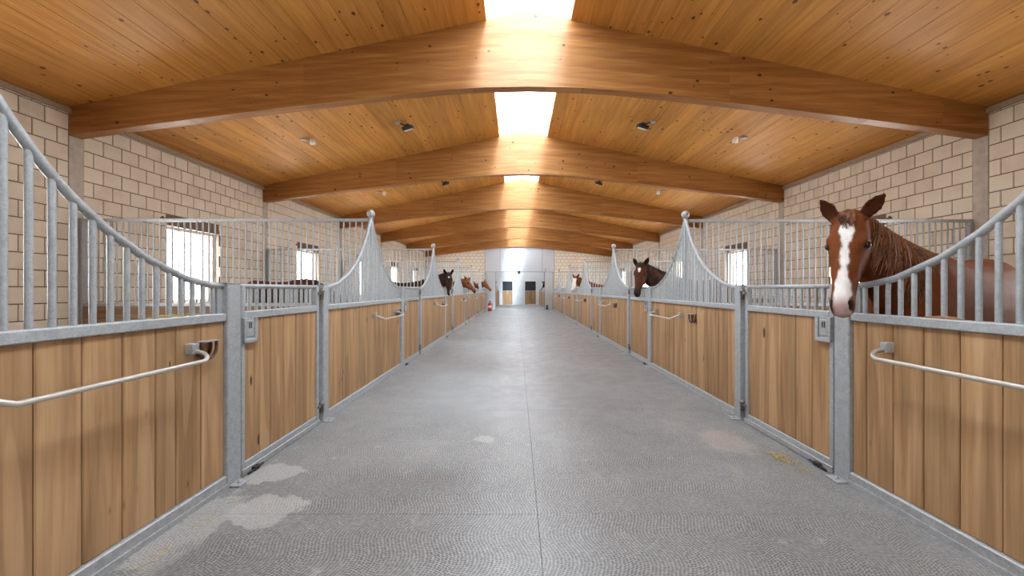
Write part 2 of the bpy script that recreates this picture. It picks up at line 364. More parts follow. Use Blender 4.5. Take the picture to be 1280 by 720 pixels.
def build_wall(s):
    X = XW[s] * s; nm = 'wall_left' if s < 0 else 'wall_right'; wins = windows_of(s); T = 0.30
    def slab(b):
        xa, xb = X + s * 0.012, X + s * T
        y = Y_BACK
        for w0, w1 in wins:
            b.box(xa, xb, y, w0, -0.3, 3.95); b.box(xa, xb, w0, w1, -0.3, WZ0 - 0.02); b.box(xa, xb, w0, w1, WZ1 + 0.06, 3.95); y = w1
        b.box(xa, xb, y, 35.3, -0.3, 3.95)
    w = struct(nm, slab, 'mortar', 'beige sand-lime block wall along the %s side of the stable' % ('left' if s < 0 else 'right'), 'wall')
    rest = MB()
    for k in range(-2, 5 + 1):
        pa = beam_y(k) + 0.0; pb = pa + 0.18                 # pilaster span
        if pb > Y_BACK:
            me = cached(('pilaster', s), lambda b: b.cbox(-s * 0.004, s * 0.12, 0, 0.18, -0.05, 3.86, 0.004), 'pilaster', 'concrete')
            if k >= -1: tag(link('pilaster', me, w, (X, pa, 0)), 'smooth concrete pilaster in the block wall', None)
        ya0, yb0 = pb, pa + PITCH
        for r in range(19):
            za = Z0 + BH * r; zb = min(za + BH, 3.79)
            if zb - za < 0.05: continue
            y = ya0; first = True
            while y < yb0 - 0.02:
                L = BL / 2 if (first and r % 2) else BL
                first = False
                ye = min(y + L, yb0, Y_END if True else 0)
                if ye <= y + 0.01: break
                for a, b_ in cut(max(y, Y_BACK), ye, za, zb, wins):
                    me = block_mesh(b_ - a, zb - za)
                    c = Vector((X, (a + b_) / 2, (za + zb) / 2))
                    if a > 4.25 and b_ < 9.47 and za > 0.93:
                        o = link('block', me, w, c)
                        if s > 0: o.rotation_euler = (0, 0, PI)
                    else:
                        sg = -s
                        vv = [(c.x + sg * v.co.x, c.y + sg * v.co.y, c.z + v.co.z) for v in me.vertices]
                        rest.add(vv, [list(p.vertices) for p in me.polygons])
                y += L
    o = link('distant_blocks', rest.mesh('distant_blocks', 'block'), w); o['kind'] = 'stuff'
    # wall-head trim under the ceiling
    link('wall_plate', cached(('plate', s), lambda b: b.box(X - s * 0.035, X + s * 0.05, Y_BACK, Y_END, 3.70, 3.765), 'wall_plate', 'gutter_trim'), w)
    for i, (w0, w1) in enumerate(wins):
        n = i + 1 + (0 if s < 0 else 6)
        ym = (w0 + w1) / 2
        win = struct('window_%d' % n, lambda b: (b.box(X + s * 0.11, X + s * 0.17, w0, w0 + 0.05, WZ0, WZ1), b.box(X + s * 0.11, X + s * 0.17, w1 - 0.05, w1, WZ0, WZ1),
                     b.box(X + s * 0.11, X + s * 0.17, w0 + 0.05, w1 - 0.05, WZ0, WZ0 + 0.05), b.box(X + s * 0.11, X + s * 0.17, w0 + 0.05, w1 - 0.05, WZ1 - 0.05, WZ1)), 'lamp_white',
                     'bright daylight window in the %s block wall, number %d from the front' % ('left' if s < 0 else 'right', i + 1), 'window')
        solid('pane', lambda b: b.box(X + s * 0.136, X + s * 0.142, w0 + 0.05, w1 - 0.05, WZ0 + 0.05, WZ1 - 0.05), 'pane', win)
        solid('lintel', lambda b: b.box(X - s * 0.006, X + s * 0.2, w0, w1, WZ1, WZ1 + 0.062), 'dark_lintel', win)
        solid('sill', lambda b: b.box(X - s * 0.03, X + s * 0.2, w0 - 0.02, w1 + 0.02, WZ0 - 0.022, WZ0), 'concrete', win)
        # opener fitting above the window
        solid('opener', lambda b: (b.box(X - s * 0.03, X + s * 0.005, w0 - 0.12, w0 + 0.05, WZ1 + 0.09, WZ1 + 0.115), b.ball((X - s * 0.03, w0 - 0.1, WZ1 + 0.12), 0.02, 8, 5)), 'dark_lintel', win)
build_wall(-1); build_wall(1)

# back wall behind the camera
struct('wall_back', lambda b: b.prism([(-6.3, -0.3), (6.62, -0.3), (6.62, 3.7), (RIDGE_X, 5.05), (-6.3, 3.7)], 'y', Y_BACK - 0.3, Y_BACK), 'block', 'plain block end wall behind the viewer', 'wall')

# end wall: block gable with the sliding-door portal
PX0, PX1, PZ = -1.37, 1.83, 2.44
def end_wall(b):
    ya, yb = Y_END + 0.007, Y_END + 0.3
    for a, c in ((-XW[-1] - 0.3, PX0), (PX1, XW[1] + 0.3)):
        b.prism([(a, -0.3), (c, -0.3), (c, roof_z(c) + 0.05), (a, roof_z(a) + 0.05)], 'y', ya, yb)
    b.prism([(PX0, PZ), (PX1, PZ), (PX1, roof_z(PX1) + 0.05), (RIDGE_X, RIDGE_Z + 0.05), (PX0, roof_z(PX0) + 0.05)], 'y', ya, yb)
we = struct('wall_end', end_wall, 'mortar', 'gable end wall of blocks with grey portal at the far end of the aisle', 'wall')
rest = MB()
for side, xa, xb in ((-1, -6.0, -2.07), (1, 2.45, 6.32)):
    for r in range(22):
        za = Z0 + BH * r; zb = za + BH
        x = xa; first = True
        while x < xb - 0.03:
            L = BL / 2 if (first and r % 2) else BL
            first = False; xe = min(x + L, xb)
            if zb < min(roof_z(x), roof_z(xe)):
                rest.box(x + JT / 2, xe - JT / 2, Y_END, Y_END + 0.05, za + JT / 2, zb - JT / 2)
            x += L
link('distant_blocks', rest.mesh('distant_blocks', 'block'), we)['kind'] = 'stuff'
for x0, x1, z0, z1 in ((-2.07, PX0, 0.0, PZ), (PX1, 2.45, 0.0, PZ), (-2.07, -1.08, PZ, 4.55), (-1.08, 1.67, PZ, 4.72), (1.67, 2.45, PZ, 4.55)):
    solid('door_panel', lambda b: b.cbox(x0 + 0.008, x1 - 0.008, Y_END - 0.05, Y_END + 0.02, z0 + (0.012 if z0 else 0), z1 - 0.006, 0.006), 'panel_grey', we)
solid('door_track', lambda b: (b.box(PX0 - 0.02, PX1 + 0.06, Y_END - 0.12, Y_END - 0.05, PZ - 0.01, PZ + 0.045), b.box(PX1 + 0.02, PX1 + 0.09, Y_END - 0.13, Y_END - 0.05, PZ - 0.02, PZ + 0.24)), 'lamp_grey', we)
solid('door_motor', lambda b: (b.box(0.06, 0.24, Y_END - 0.22, Y_END - 0.12, PZ - 0.09, PZ + 0.06), b.box(0.10, 0.20, Y_END - 0.24, Y_END - 0.2, PZ - 0.14, PZ - 0.09)), 'black', we)
solid('door_stop', lambda b: b.cbox(1.92, 2.02, Y_END - 0.2, Y_END - 0.05, 0, 0.3, 0.01), 'black', we)

# the room beyond the portal
Y2 = 34.0
struct('wall_far', lambda b: (b.box(-5.2, -1.2, Y2, Y2 + 0.2, -0.3, 5.1), b.box(-0.36, 0.72, Y2, Y2 + 0.2, -0.3, 5.1), b.box(1.63, 5.5, Y2, Y2 + 0.2, -0.3, 5.1), b.box(-1.2, -0.36, Y2, Y2 + 0.2, 1.98, 5.1), b.box(0.72, 1.63, Y2, Y2 + 0.2, 1.98, 5.1)),
       'white_wall', 'white wall closing the room beyond the portal', 'wall')
for s, x in ((-1, -5.0), (1, 5.3)):
    struct('wall_far_left' if s < 0 else 'wall_far_right', lambda b: b.box(x, x + s * 0.15, Y_END + 0.3, Y2, -0.3, 4.7), 'white_wall', 'white %s side wall of the room beyond the portal' % ('left' if s < 0 else 'right'), 'wall')
for i, (x0, x1) in enumerate(((-1.2, -0.36), (0.72, 1.63))):
    d = thing('door_%d' % (i + 1), '%s wooden half door with dark opening above, beyond the far portal' % ('left' if i == 0 else 'right'), 'door', ((x0 + x1) / 2, Y2, 0)); d['kind'] = 'structure'
    n = 5; wd = (x1 - x0) / n
    for j in range(n):
        me = cached(('hb', i), lambda b: b.cbox(-wd / 2 + 0.002, wd / 2 - 0.002, -0.03, 0.01, 0.02, 1.16, 0.004), 'board', 'oak')
        link('board', me, d, (x0 + wd * (j + 0.5), Y2, 0))
    solid('top_rail', lambda b: b.box(x0 - (x0 + x1) / 2, x1 - (x0 + x1) / 2, -0.035, 0.02, 1.16, 1.2), 'galvanised', d, ((x0 + x1) / 2, Y2, 0))
    solid('shade_backing', lambda b: b.box(x0 - 0.1 - (x0 + x1) / 2, x1 + 0.1 - (x0 + x1) / 2, 0.10, 0.15, 0, 2.1), 'black', d, ((x0 + x1) / 2, Y2, 0))  # black sheet stands in for the unlit space behind the half door

# ---------------------------------------------------------------- ceiling, skylight, beams
cosr = 1 / math.sqrt(1 + SLOPE ** 2); ang = math.atan(SLOPE)
for s in (-1, 1):
    xe = RIDGE_X + s * SKY_HW; xo = s * (XW[s] + 0.35)
    ce = struct('ceiling_left' if s < 0 else 'ceiling_right', lambda b: b.prism([(xe, roof_z(xe) + 0.032), (xo, roof_z(xo) + 0.032), (xo, roof_z(xo) + 0.2), (xe, roof_z(xe) + 0.2)], 'y', Y_BACK - 0.3, 35.3), 'spruce',
                'sloping %s half of the knotty spruce plank ceiling' % ('left' if s < 0 else 'right'), 'ceiling')
    n = 23; total = abs(s * XW[s] + s * 0.05 - xe) / cosr; wd = total / n
    def plank(b, L=PITCH): b.cbox(-wd / 2 + 0.0008, wd / 2 - 0.0008, -L / 2, L / 2, 0.0, 0.03, 0.0028)
    me = cached(('plank', s), plank, 'plank', 'spruce')
    rest = MB()
    for k in range(-2, 7):
        yc = beam_y(k) + BEAM_T / 2 + PITCH / 2
        for j in range(n):
            t = (j + 0.5) * wd * cosr; x = xe + s * t; z = roof_z(x)
            rot = Matrix.Rotation(s * ang, 4, 'Y')
            if k in (-1, 0, 1):
                o = link('plank', me, ce, (x, yc, z)); o.rotation_euler = (0, s * ang, 0)
            else:
                rest.add([rot @ v.co + Vector((x, yc, z)) for v in me.vertices], [list(p.vertices) for p in me.polygons])
    link('distant_planks', rest.mesh('distant_planks', 'spruce'), ce)['kind'] = 'stuff'

sk = tag(link('skylight', None, None, (RIDGE_X, 0, roof_z(RIDGE_X + SKY_HW))), 'translucent corrugated ridge skylight running the length of the roof', 'skylight', kind='structure')
RISE = 0.15
def arc(u): return RISE * (1 - u * u)
def sheet(b):
    ny = 22 * 10; nx = 12; L = PITCH; v = []
    for j in range(ny + 1):
        y = L * j / ny; dz = 0.011 * math.sin(2 * PI * j / 10)
        for i in range(nx + 1):
            u = -1 + 2 * i / nx; v.append((u * (SKY_HW + 0.06), y, arc(u) + dz))
    b.add(v, [(j * (nx + 1) + i, j * (nx + 1) + i + 1, (j + 1) * (nx + 1) + i + 1, (j + 1) * (nx + 1) + i) for j in range(ny) for i in range(nx)], True)
me_s = cached('sheet', sheet, 'skylight_sheet', 'polycarbonate')
me_r = cached('rib', lambda b: b.tube([(u / 8 * (SKY_HW + 0.04), 0, arc(u / 8) - 0.02) for u in range(-8, 9)], 0.018, 6), 'skylight_rib', 'galvanised')
zb = roof_z(RIDGE_X + SKY_HW) + 0.075
for k in range(-2, 7):
    link('skylight_sheet', me_s, sk, (RIDGE_X, beam_y(k) + BEAM_T / 2, zb))
    for q in range(4): link('skylight_rib', me_r, sk, (RIDGE_X, beam_y(k) + BEAM_T / 2 + 0.55 + 0.98 * q, zb))
for s in (-1, 1):
    solid('skylight_curb', lambda b: b.box(s * (SKY_HW - 0.004), s * (SKY_HW + 0.05), Y_BACK - 0.3, 35.3, 0.0, 0.09), 'spruce', sk, (RIDGE_X, 0, roof_z(RIDGE_X + SKY_HW)))

def beam_profile():
    top = [(-XW[-1], roof_z(-XW[-1])), (RIDGE_X, RIDGE_Z), (XW[1], roof_z(XW[1]))]
    bot = []
    pts = [(6.16, 3.405), (5.4, 3.51), (4.2, 3.665), (3.0, 3.81), (2.2, 3.905), (1.6, 3.97), (1.1, 4.018), (0.6, 4.048), (0.0, 4.06)]
    for x, z in pts: bot.append((RIDGE_X + x, z))
    for x, z in pts[-2::-1]: bot.append((RIDGE_X - x, z))
    return top[::-1][:0] + [(RIDGE_X - 6.16, roof_z(-6.0) + 0.01), (RIDGE_X, RIDGE_Z + 0.01), (RIDGE_X + 6.16, roof_z(XW[1]) + 0.01)] + bot
prof = beam_profile()
me_b = cached('beam', lambda b: b.prism(prof, 'y', 0, BEAM_T), 'roof_beam', 'glulam')
ords = ['behind the viewer overhead', 'nearest to the viewer, across the top of the photo', 'second from the viewer', 'third from the viewer', 'fourth from the viewer', 'fifth from the viewer', 'farthest, against the end wall']
for k in range(-1, 6):
    o = link('roof_beam', me_b, None, (0, beam_y(k), 0))
    tag(o, 'arched glued-laminated spruce roof beam, ' + ords[k + 1], 'beam', 'arched roof beams')

# ---------------------------------------------------------------- stall fronts, gates and dividers
CURVE = [(0, 0), (0.12, 0.010), (0.3, 0.045), (0.56, 0.150), (0.75, 0.262), (0.914, 0.392), (1.006, 0.485), (1.1, 0.60), (1.169, 0.70), (1.25, 0.83), (1.32, 0.955)]
def curve_z(sv):
    sv = max(0, min(1.32, sv))
    for (a, za), (c, zc) in zip(CURVE, CURVE[1:]):
        if sv <= c: return za + (zc - za) * (sv - a) / (c - a)
RIM = 1.368
Z_BT, Z_RT = 1.13, 1.185            # board top, rail top
P1A, P1B, GA, GB, P2A, P2B, YP = 2.71, 2.84, 2.862, 3.985, 4.06, 4.17, 5.49
unit_bar = cached('unit_bar', lambda b: b.tube([(0, 0, 0), (0, 0, 1)], 1.0, 10), 'bar', 'galvanised')
def bar(parent, x, y, z0, z1, r):
    o = link('bar', unit_bar, parent, (x, y, z0)); o.scale = (r, r, z1 - z0); return o
def board_mesh(w, h):
    return cached(('board', round(w, 3), round(h, 3)), lambda b: b.cbox(-0.02, 0.02, -w / 2 + 0.0024, w / 2 - 0.0024, 0, h, 0.005), 'board', 'oak')
def boards(parent, x, ya, yb, z0, z1, rng):
    ws = []; tot = yb - ya; acc = 0
    while acc < tot - 0.001:
        w = rng.choice((0.184, 0.184, 0.184, 0.187, 0.13))
        if tot - acc - w < 0.09: w = tot - acc
        ws.append(w); acc += w
    if ws[-1] > 0.21: h = ws.pop() / 2; ws += [h, h]
    y = ya
    for w in ws:
        w_ = round(w, 3); link('board', board_mesh(w_, z1 - z0), parent, (x, y + w / 2, z0)); y += w
SIDE = {-1: 'left', 1: 'right'}
NTH = ['nearest', 'second', 'third', 'fourth', 'fifth', 'sixth', 'seventh']
def post(parent, s, ya, yb, o0, o1, y0, key, plate=True):
    """square galvanised post with cap and base plate, geometry relative to the thing origin"""
    A = AI[s]
    p = link('post', cached((key, s), lambda b: (b.cbox(s * o0, s * o1, ya - y0, yb - y0, 0, 1.385, 0.006), b.cbox(s * (o0 - 0.002), s * (o1 + 0.002), ya - y0 - 0.002, yb - y0 + 0.002, 1.385, 1.392, 0.002)), 'post', 'galvanised'), parent, WL[parent])
    if plate:
        link('base_plate', cached((key, 'plate', s), lambda b: (b.cbox(s * (o0 - 0.075), s * (o1 - 0.01), (ya + yb) / 2 - y0 - 0.06, (ya + yb) / 2 - y0 + 0.05, 0, 0.012, 0.003), b.lathe((s * (o0 - 0.04), (ya + yb) / 2 - y0 - 0.01, 0.012), [(0.014, 0), (0.014, 0.008), (0.006, 0.009), (0.006, 0.02)], 8)), 'base_plate', 'galvanised_plate'), p, WL[parent])
    return p
def stall_front(s, k):
    """fixed swan-neck front between gate k-1 and gate k"""
    A = AI[s]; y0 = OFF[s] + PITCH * k - PITCH            # thing's own y shift: local measures of front 1 apply at k=1
    half = k == 6
    t = thing('stall_fence', '%s %s swan-neck stall front with oak boards and galvanised bars%s' % (NTH[k], SIDE[s], '' if not half else ', ending at the far wall'), 'stall front', (s * A, y0 + YP if not half else y0 + P2A, 0), 'swan-neck stall fronts')
    oy = WL[t].y; rng = random.Random(100 * k + (3 if s < 0 else 8))
    yend = (Y_END - 0.06) - y0 if half else P1A + PITCH    # in front-1 measures
    ydiv = min(YP, yend)
    Y = lambda y: y0 + y
    loc = WL[t]; rel = lambda y: Y(y) - oy
    hk = 'half' if half else 'full'
    def sill(b): b.cbox(s * 0.0, s * 0.07, rel(P2B), rel(yend), 0, 0.085, 0.006); b.box(s * -0.012, s * 0.0, rel(P2B), rel(yend), 0, 0.03)
    link('sill', cached(('sill', s, hk), sill, 'sill', 'galvanised_plate'), t, loc)
    link('top_rail', cached(('rail', s, hk), lambda b: b.cbox(s * 0.004, s * 0.07, rel(P2B), rel(yend), Z_BT, Z_RT, 0.006), 'top_rail', 'galvanised'), t, loc)
    post(t, s, Y(P2A) , Y(P2B), 0.0, 0.075, oy, 'p2%s' % hk)
    if not half: post(t, s, Y(P1A + PITCH), Y(P1B + PITCH), -0.004, 0.09, oy, 'p1')
    boards(t, s * (A + 0.042), Y(P2B), Y(yend), 0.085, Z_BT, rng)
    def topz(y):
        if half: return RIM + curve_z((y - P2B))
        return RIM + curve_z(y - P2B if y <= YP else yend - y)
    pts1 = [(s * 0.038, rel(P2B + 1.32 * i / 26), RIM + curve_z(1.32 * i / 26)) for i in range(27)]
    link('curved_rail', cached(('neck1', s, hk), lambda b: b.tube(pts1, 0.021, 10), 'curved_rail', 'galvanised'), t, loc)
    if not half:
        W = yend - YP
        pts2 = [(s * 0.038, rel(yend - 1.32 * i / 26 * W / 1.32), RIM + curve_z(1.32 * i / 26)) for i in range(27)]
        link('curved_rail', cached(('neck2', s), lambda b: b.tube(pts2, 0.021, 10), 'curved_rail', 'galvanised'), t, loc)
    link('peak_post', cached(('peak', s, hk), lambda b: b.cbox(s * 0.02, s * 0.06, rel(ydiv) - 0.02, rel(ydiv) + 0.02, Z_RT, 2.31, 0.004), 'peak_post', 'galvanised'), t, loc)
    link('finial', cached(('finial', s, hk), lambda b: (b.ball((s * 0.04, rel(ydiv), 2.378), 0.055), b.lathe((s * 0.04, rel(ydiv), 2.29), [(0.03, 0), (0.03, 0.03), (0.02, 0.045)], 12)), 'finial', 'galvanised_plate'), t, loc)
    n = 32 if not half else 15
    span = (yend - P2B) if not half else 1.32
    for i in range(1, n):
        y = P2B + span * i / n
        if abs(y - ydiv) < 0.03: continue
        bar(t, s * (A + 0.038), Y(y), Z_RT - 0.003, topz(y), 0.0135)
    if half: return t
    link('end_plate', cached(('endplate', s), lambda b: b.box(s * 0.03, s * 0.045, rel(yend) - 0.05, rel(yend), Z_RT, RIM + 0.004), 'end_plate', 'galvanised'), t, loc)
    # blanket bar
    if s < 0: ba, bb, hook = yend - 1.30, yend - 0.30, yend - 0.185
    else: ba, bb, hook = 5.60 - 0.055, 6.58 - 0.055, 5.23 - 0.055
    def bbar(b):
        z, zd = 0.985, 0.925; r = 0.06; o0, o1 = 0.022, -0.125
        pts = [(s * o0, rel(ba), z), (s * (o1 + r), rel(ba), z - 0.02)]
        for i in range(1, 6): a = PI / 2 * i / 6; pts.append((s * (o1 + r - r * math.sin(a)), rel(ba) + r - r * math.cos(a), z - 0.02 - (z - 0.02 - zd) * i / 6))
        pts += [(s * o1, rel(ba) + r, zd), (s * o1, rel(bb) - r, zd)]
        for i in range(1, 6): a = PI / 2 * i / 6; pts.append((s * (o1 + r - r * math.cos(a)), rel(bb) - r + r * math.sin(a), zd + (z - 0.02 - zd) * i / 6))
        pts += [(s * (o1 + r), rel(bb), z - 0.02), (s * o0, rel(bb), z)]
        b.tube(pts, 0.0125, 10)
    o = link('blanket_bar', cached(('bbar', s), bbar, 'blanket_bar', 'stainless'), t, loc)
    for yy in (ba, bb):
        link('bracket', cached(('bracket', s, yy == ba), lambda b: b.cbox(s * -0.03, s * 0.023, rel(yy) - 0.025, rel(yy) + 0.025, 0.955, 1.02, 0.005), 'bracket', 'galvanised_plate'), o, loc)
    # half-round bridle hook
    def bhook(b):
        y, z = rel(hook), 0.985
        for oo in (0.014, -0.022):
            pts = [(s * oo, y + 0.058 * math.cos(PI * (0.97 + 1.06 * q / 14)), z + 0.072 * math.sin(PI * (0.97 + 1.06 * q / 14))) for q in range(15)]
            pts = [(s * oo, y - 0.057, z + 0.034)] + pts + [(s * oo, y + 0.057, z + 0.034)]
            b.tube(pts, 0.0095, 8)
    h = link('bridle_hook', cached(('bhook', s), bhook, 'bridle_hook', 'rust'), t, loc); h['label'] = 'rusty half-round bridle hook'
    link('hook_plate', cached(('hplate', s), lambda b: b.box(s * -0.045, s * 0.023, rel(hook) - 0.065, rel(hook) + 0.065, 1.018, 1.023), 'hook_plate', 'galvanised_plate'), h, loc)
    return t
def gate(s, k):
    A = AI[s]; y0 = OFF[s] + PITCH * k
    t = thing('stall_gate', '%s %s stall gate with oak boards and low galvanised bars' % (NTH[k], SIDE[s]), 'gate', (s * A, y0 + (GA + GB) / 2, 0), 'low stall gates')
    loc = WL[t]; oy = loc.y; rng = random.Random(700 * k + (1 if s < 0 else 2)); rel = lambda y: y0 + y - oy
    link('frame', cached(('gframe', s), lambda b: (b.cbox(s * 0.008, s * 0.06, rel(GA), rel(GA) + 0.04, 0.03, RIM + 0.01, 0.005), b.cbox(s * 0.008, s * 0.06, rel(GB) - 0.04, rel(GB), 0.03, RIM + 0.01, 0.005), b.cbox(s * 0.012, s * 0.058, rel(GA) + 0.04, rel(GB) - 0.04, 0.025, 0.095, 0.005)), 'frame', 'galvanised'), t, loc)
    link('kick_strip', cached(('gkick', s), lambda b: b.cbox(s * -0.004, s * 0.011, rel(GA), rel(GB), 0.004, 0.05, 0.003), 'kick_strip', 'galvanised_plate'), t, loc)
    link('top_rail', cached(('grail', s), lambda b: b.cbox(s * 0.006, s * 0.062, rel(GA) + 0.04, rel(GB) - 0.04, Z_BT, Z_RT, 0.005), 'top_rail', 'galvanised'), t, loc)
    link('rim', cached(('grim', s), lambda b: b.tube([(s * 0.034, rel(GA), RIM), (s * 0.034, rel(GB), RIM)], 0.0185, 10), 'rim', 'galvanised'), t, loc)
    boards(t, s * (A + 0.04), y0 + GA + 0.04, y0 + GB - 0.04, 0.095, Z_BT, rng)
    n = 13
    for i in range(1, n): bar(t, s * (A + 0.034), y0 + GA + 0.04 + (GB - GA - 0.08) * i / n, Z_RT - 0.003, RIM, 0.0125)
    def lbox(b):
        ya, yb, za, zb = rel(GA) + 0.005, rel(GA) + 0.155, 0.955, 1.14
        b.cbox(s * -0.012, s * 0.02, ya, ya + 0.025, za, zb, 0.003); b.cbox(s * -0.012, s * 0.02, yb - 0.03, yb, za, zb, 0.003); b.cbox(s * -0.012, s * 0.02, ya, yb, za, za + 0.03, 0.003); b.box(s * 0.002, s * 0.02, ya, yb, za, zb)
    lb = link('latch_box', cached(('lbox', s), lbox, 'latch_box', 'galvanised'), t, loc)
    link('latch_plate', cached(('lplate', s), lambda b: b.cbox(s * -0.006, s * 0.006, rel(GA) + 0.035, rel(GA) + 0.118, 1.0, 1.12, 0.004), 'latch_plate', 'galvanised_plate'), lb, loc)
    link('hole_shade', cached(('lhole', s), lambda b: (b.box(s * -0.0075, s * 0.0, rel(GA) + 0.058, rel(GA) + 0.07, 1.06, 1.105), b.box(s * -0.0075, s * 0.0, rel(GA) + 0.078, rel(GA) + 0.09, 1.06, 1.105)), 'hole_shade', 'black'), lb, loc)  # solid black boxes on the plate, standing in for shade inside finger holes
    for nm, z in (('hinge', 1.30), ('hinge', 0.17)):
        def hg(b):
            y = rel(GB) + 0.035
            b.lathe((s * 0.0, y, z - 0.03), [(0.020, -0.03), (0.020, 0.045), (0.030, 0.05), (0.030, 0.066), (0.013, 0.068), (0.013, 0.08)], 12)
            b.cbox(s * -0.01, s * 0.03, rel(GB) - 0.03, rel(GB) + 0.07, z - 0.008, z + 0.018, 0.003)
        link('hinge', cached(('hinge', s, z), hg, 'hinge', 'hinge_steel'), t, loc)
    link('hinge_strip', cached(('hstrip', s), lambda b: b.box(s * 0.045, s * 0.05, rel(GB) + 0.001, rel(P2A) - 0.002, 0.02, 1.36), 'hinge_strip', 'lamp_grey'), t, loc)
    link('floor_bolt', cached(('fbolt', s), lambda b: (b.tube([(s * -0.02, rel(GA) + 0.03, 0.012), (s * -0.02, rel(GA) + 0.2, 0.02)], 0.008, 8), b.cbox(s * -0.03, s * 0.0, rel(GA) + 0.09, rel(GA) + 0.15, 0.003, 0.035, 0.004)), 'floor_bolt', 'black'), t, loc)
    return t
def divider(s, k):
    A = AI[s]; y = OFF[s] + YP + PITCH * (k - 1); xa, xb = A + 0.075, XW[s] - 0.012
    t = thing('stall_divider', 'barred partition with dark planks between %s boxes, %s from the viewer' % (SIDE[s], NTH[k]), 'partition', (s * (xa + xb) / 2, y, 0), 'stall partitions')
    loc = WL[t]; hw = (xb - xa) / 2
    for nm, z0, z1 in (('top_rail', 2.272, 2.312), ('middle_rail', 1.112, 1.155), ('bottom_rail', 0.0, 0.06)):
        link(nm, cached(('dr', s, nm), lambda b: b.cbox(-hw, hw, -0.02, 0.02, z0, z1, 0.004), nm, 'galvanised'), t, loc)
    link('wall_post', cached(('dw', s), lambda b: b.cbox(s * (hw - 0.05), s * hw, -0.025, 0.025, 0.0, 2.315, 0.004), 'wall_post', 'galvanised'), t, loc)
    n = 47
    if k <= 3:
        for i in range(1, n): bar(t, s * (xa + (xb - xa) * i / n), y, 1.15, 2.275, 0.0105)
    else:
        def allbars(b):
            for i in range(1, n): b.tube([(-hw + 2 * hw * i / n, 0, 1.15), (-hw + 2 * hw * i / n, 0, 2.275)], 0.0105, 5, False)
        link('bars', cached(('allbars', s), allbars, 'bars', 'galvanised'), t, loc)['kind'] = 'stuff'
    for j in range(6):
        h = (1.112 - 0.06) / 6
        link('plank', cached(('dplank', s), lambda b: b.cbox(-hw + 0.002, hw - 0.052, -0.02, 0.02, 0.0015, h - 0.0015, 0.003) if s > 0 else b.cbox(-hw + 0.052, hw - 0.002, -0.02, 0.02, 0.0015, h - 0.0015, 0.003), 'plank', 'oak_horizontal'), t, (loc.x, y, 0.06 + h * j))
    return t
for s in (-1, 1):
    for k in range(0, 7): stall_front(s, k)
    for k in range(0, 6): gate(s, k)
    for k in range(0, 6): divider(s, k)

# ---------------------------------------------------------------- ceiling lamps
def floodlight(x, y, label):
    z = roof_z(x); t = thing('floodlight', label, 'lamp', (x, y, z - 0.005), 'ceiling floodlights'); loc = WL[t]; tilt = 1 if x < RIDGE_X else -1
    link('mount', cached('fmount', lambda b: b.cbox(-0.05, 0.05, -0.04, 0.04, -0.05, 0.02, 0.004), 'mount', 'lamp_grey'), t, loc + Vector((-tilt * 0.10, 0, 0)))
    link('bracket', cached(('fbr', tilt), lambda b: (b.tube([(-tilt * 0.10, 0, -0.03), (tilt * 0.04, 0, -0.09)], 0.014, 8)), 'bracket', 'black'), t, loc)
    h = link('housing', cached('fhouse', lambda b: (b.cbox(-0.075, 0.075, -0.1, 0.1, -0.03, 0.03, 0.012), b.cbox(-0.03, 0.03, -0.03, 0.03, 0.025, 0.06, 0.006)), 'housing', 'black'), t, loc + Vector((tilt * 0.09, 0, -0.13)))
    g = link('lamp_glass', cached('fglass', lambda b: b.cbox(-0.06, 0.06, -0.083, 0.083, -0.036, -0.028, 0.003), 'lamp_glass', 'lamp_white'), h, WL[h])
    h.rotation_euler = (0.35, -tilt * 0.3, 0); h.scale = (1.35, 1.35, 1.2)
def camera_lamp(x, y, label):
    z = roof_z(x); t = thing('ceiling_spot', label, 'lamp', (x, y, z - 0.005), 'small ceiling spots'); loc = WL[t]; tilt = 1 if x < RIDGE_X else -1
    link('mount', cached('cmount', lambda b: b.cbox(-0.055, 0.055, -0.035, 0.035, -0.045, 0.02, 0.006), 'mount', 'lamp_grey'), t, loc + Vector((-tilt * 0.08, 0, 0)))
    link('arm', cached(('carm', tilt), lambda b: b.tube([(-tilt * 0.06, 0, -0.035), (tilt * 0.06, 0, -0.06)], 0.013, 8), 'arm', 'lamp_grey'), t, loc)
    h = link('spot_head', cached('chead', lambda b: b.lathe((0, 0, -0.06), [(0.046, 0), (0.05, 0.02), (0.046, 0.08), (0.02, 0.11)], 14), 'spot_head', 'lamp_white'), t, loc + Vector((tilt * 0.08, 0, -0.065)))
    link('lens', cached('clens', lambda b: b.lathe((0, 0, -0.064), [(0.022, 0), (0.022, 0.008)], 12), 'lens', 'black'), h, WL[h])
    h.rotation_euler = (0.5, 0, 0)
wh = ['first bay beyond the nearest beam', 'second bay', 'third bay', 'fourth bay']
for k in range(3):
    floodlight(-2.18, 7.7 + PITCH * k, 'black floodlight on the left ceiling slope, ' + wh[k]); floodlight(2.50, 7.64 + PITCH * k, 'black floodlight on the right ceiling slope, ' + wh[k])
for k in range(2):
    camera_lamp(-3.95, 7.58 + PITCH * k, 'small white round spot on the left ceiling slope, ' + wh[k]); camera_lamp(4.2, 7.53 + PITCH * k, 'small white round spot on the right ceiling slope, ' + wh[k])

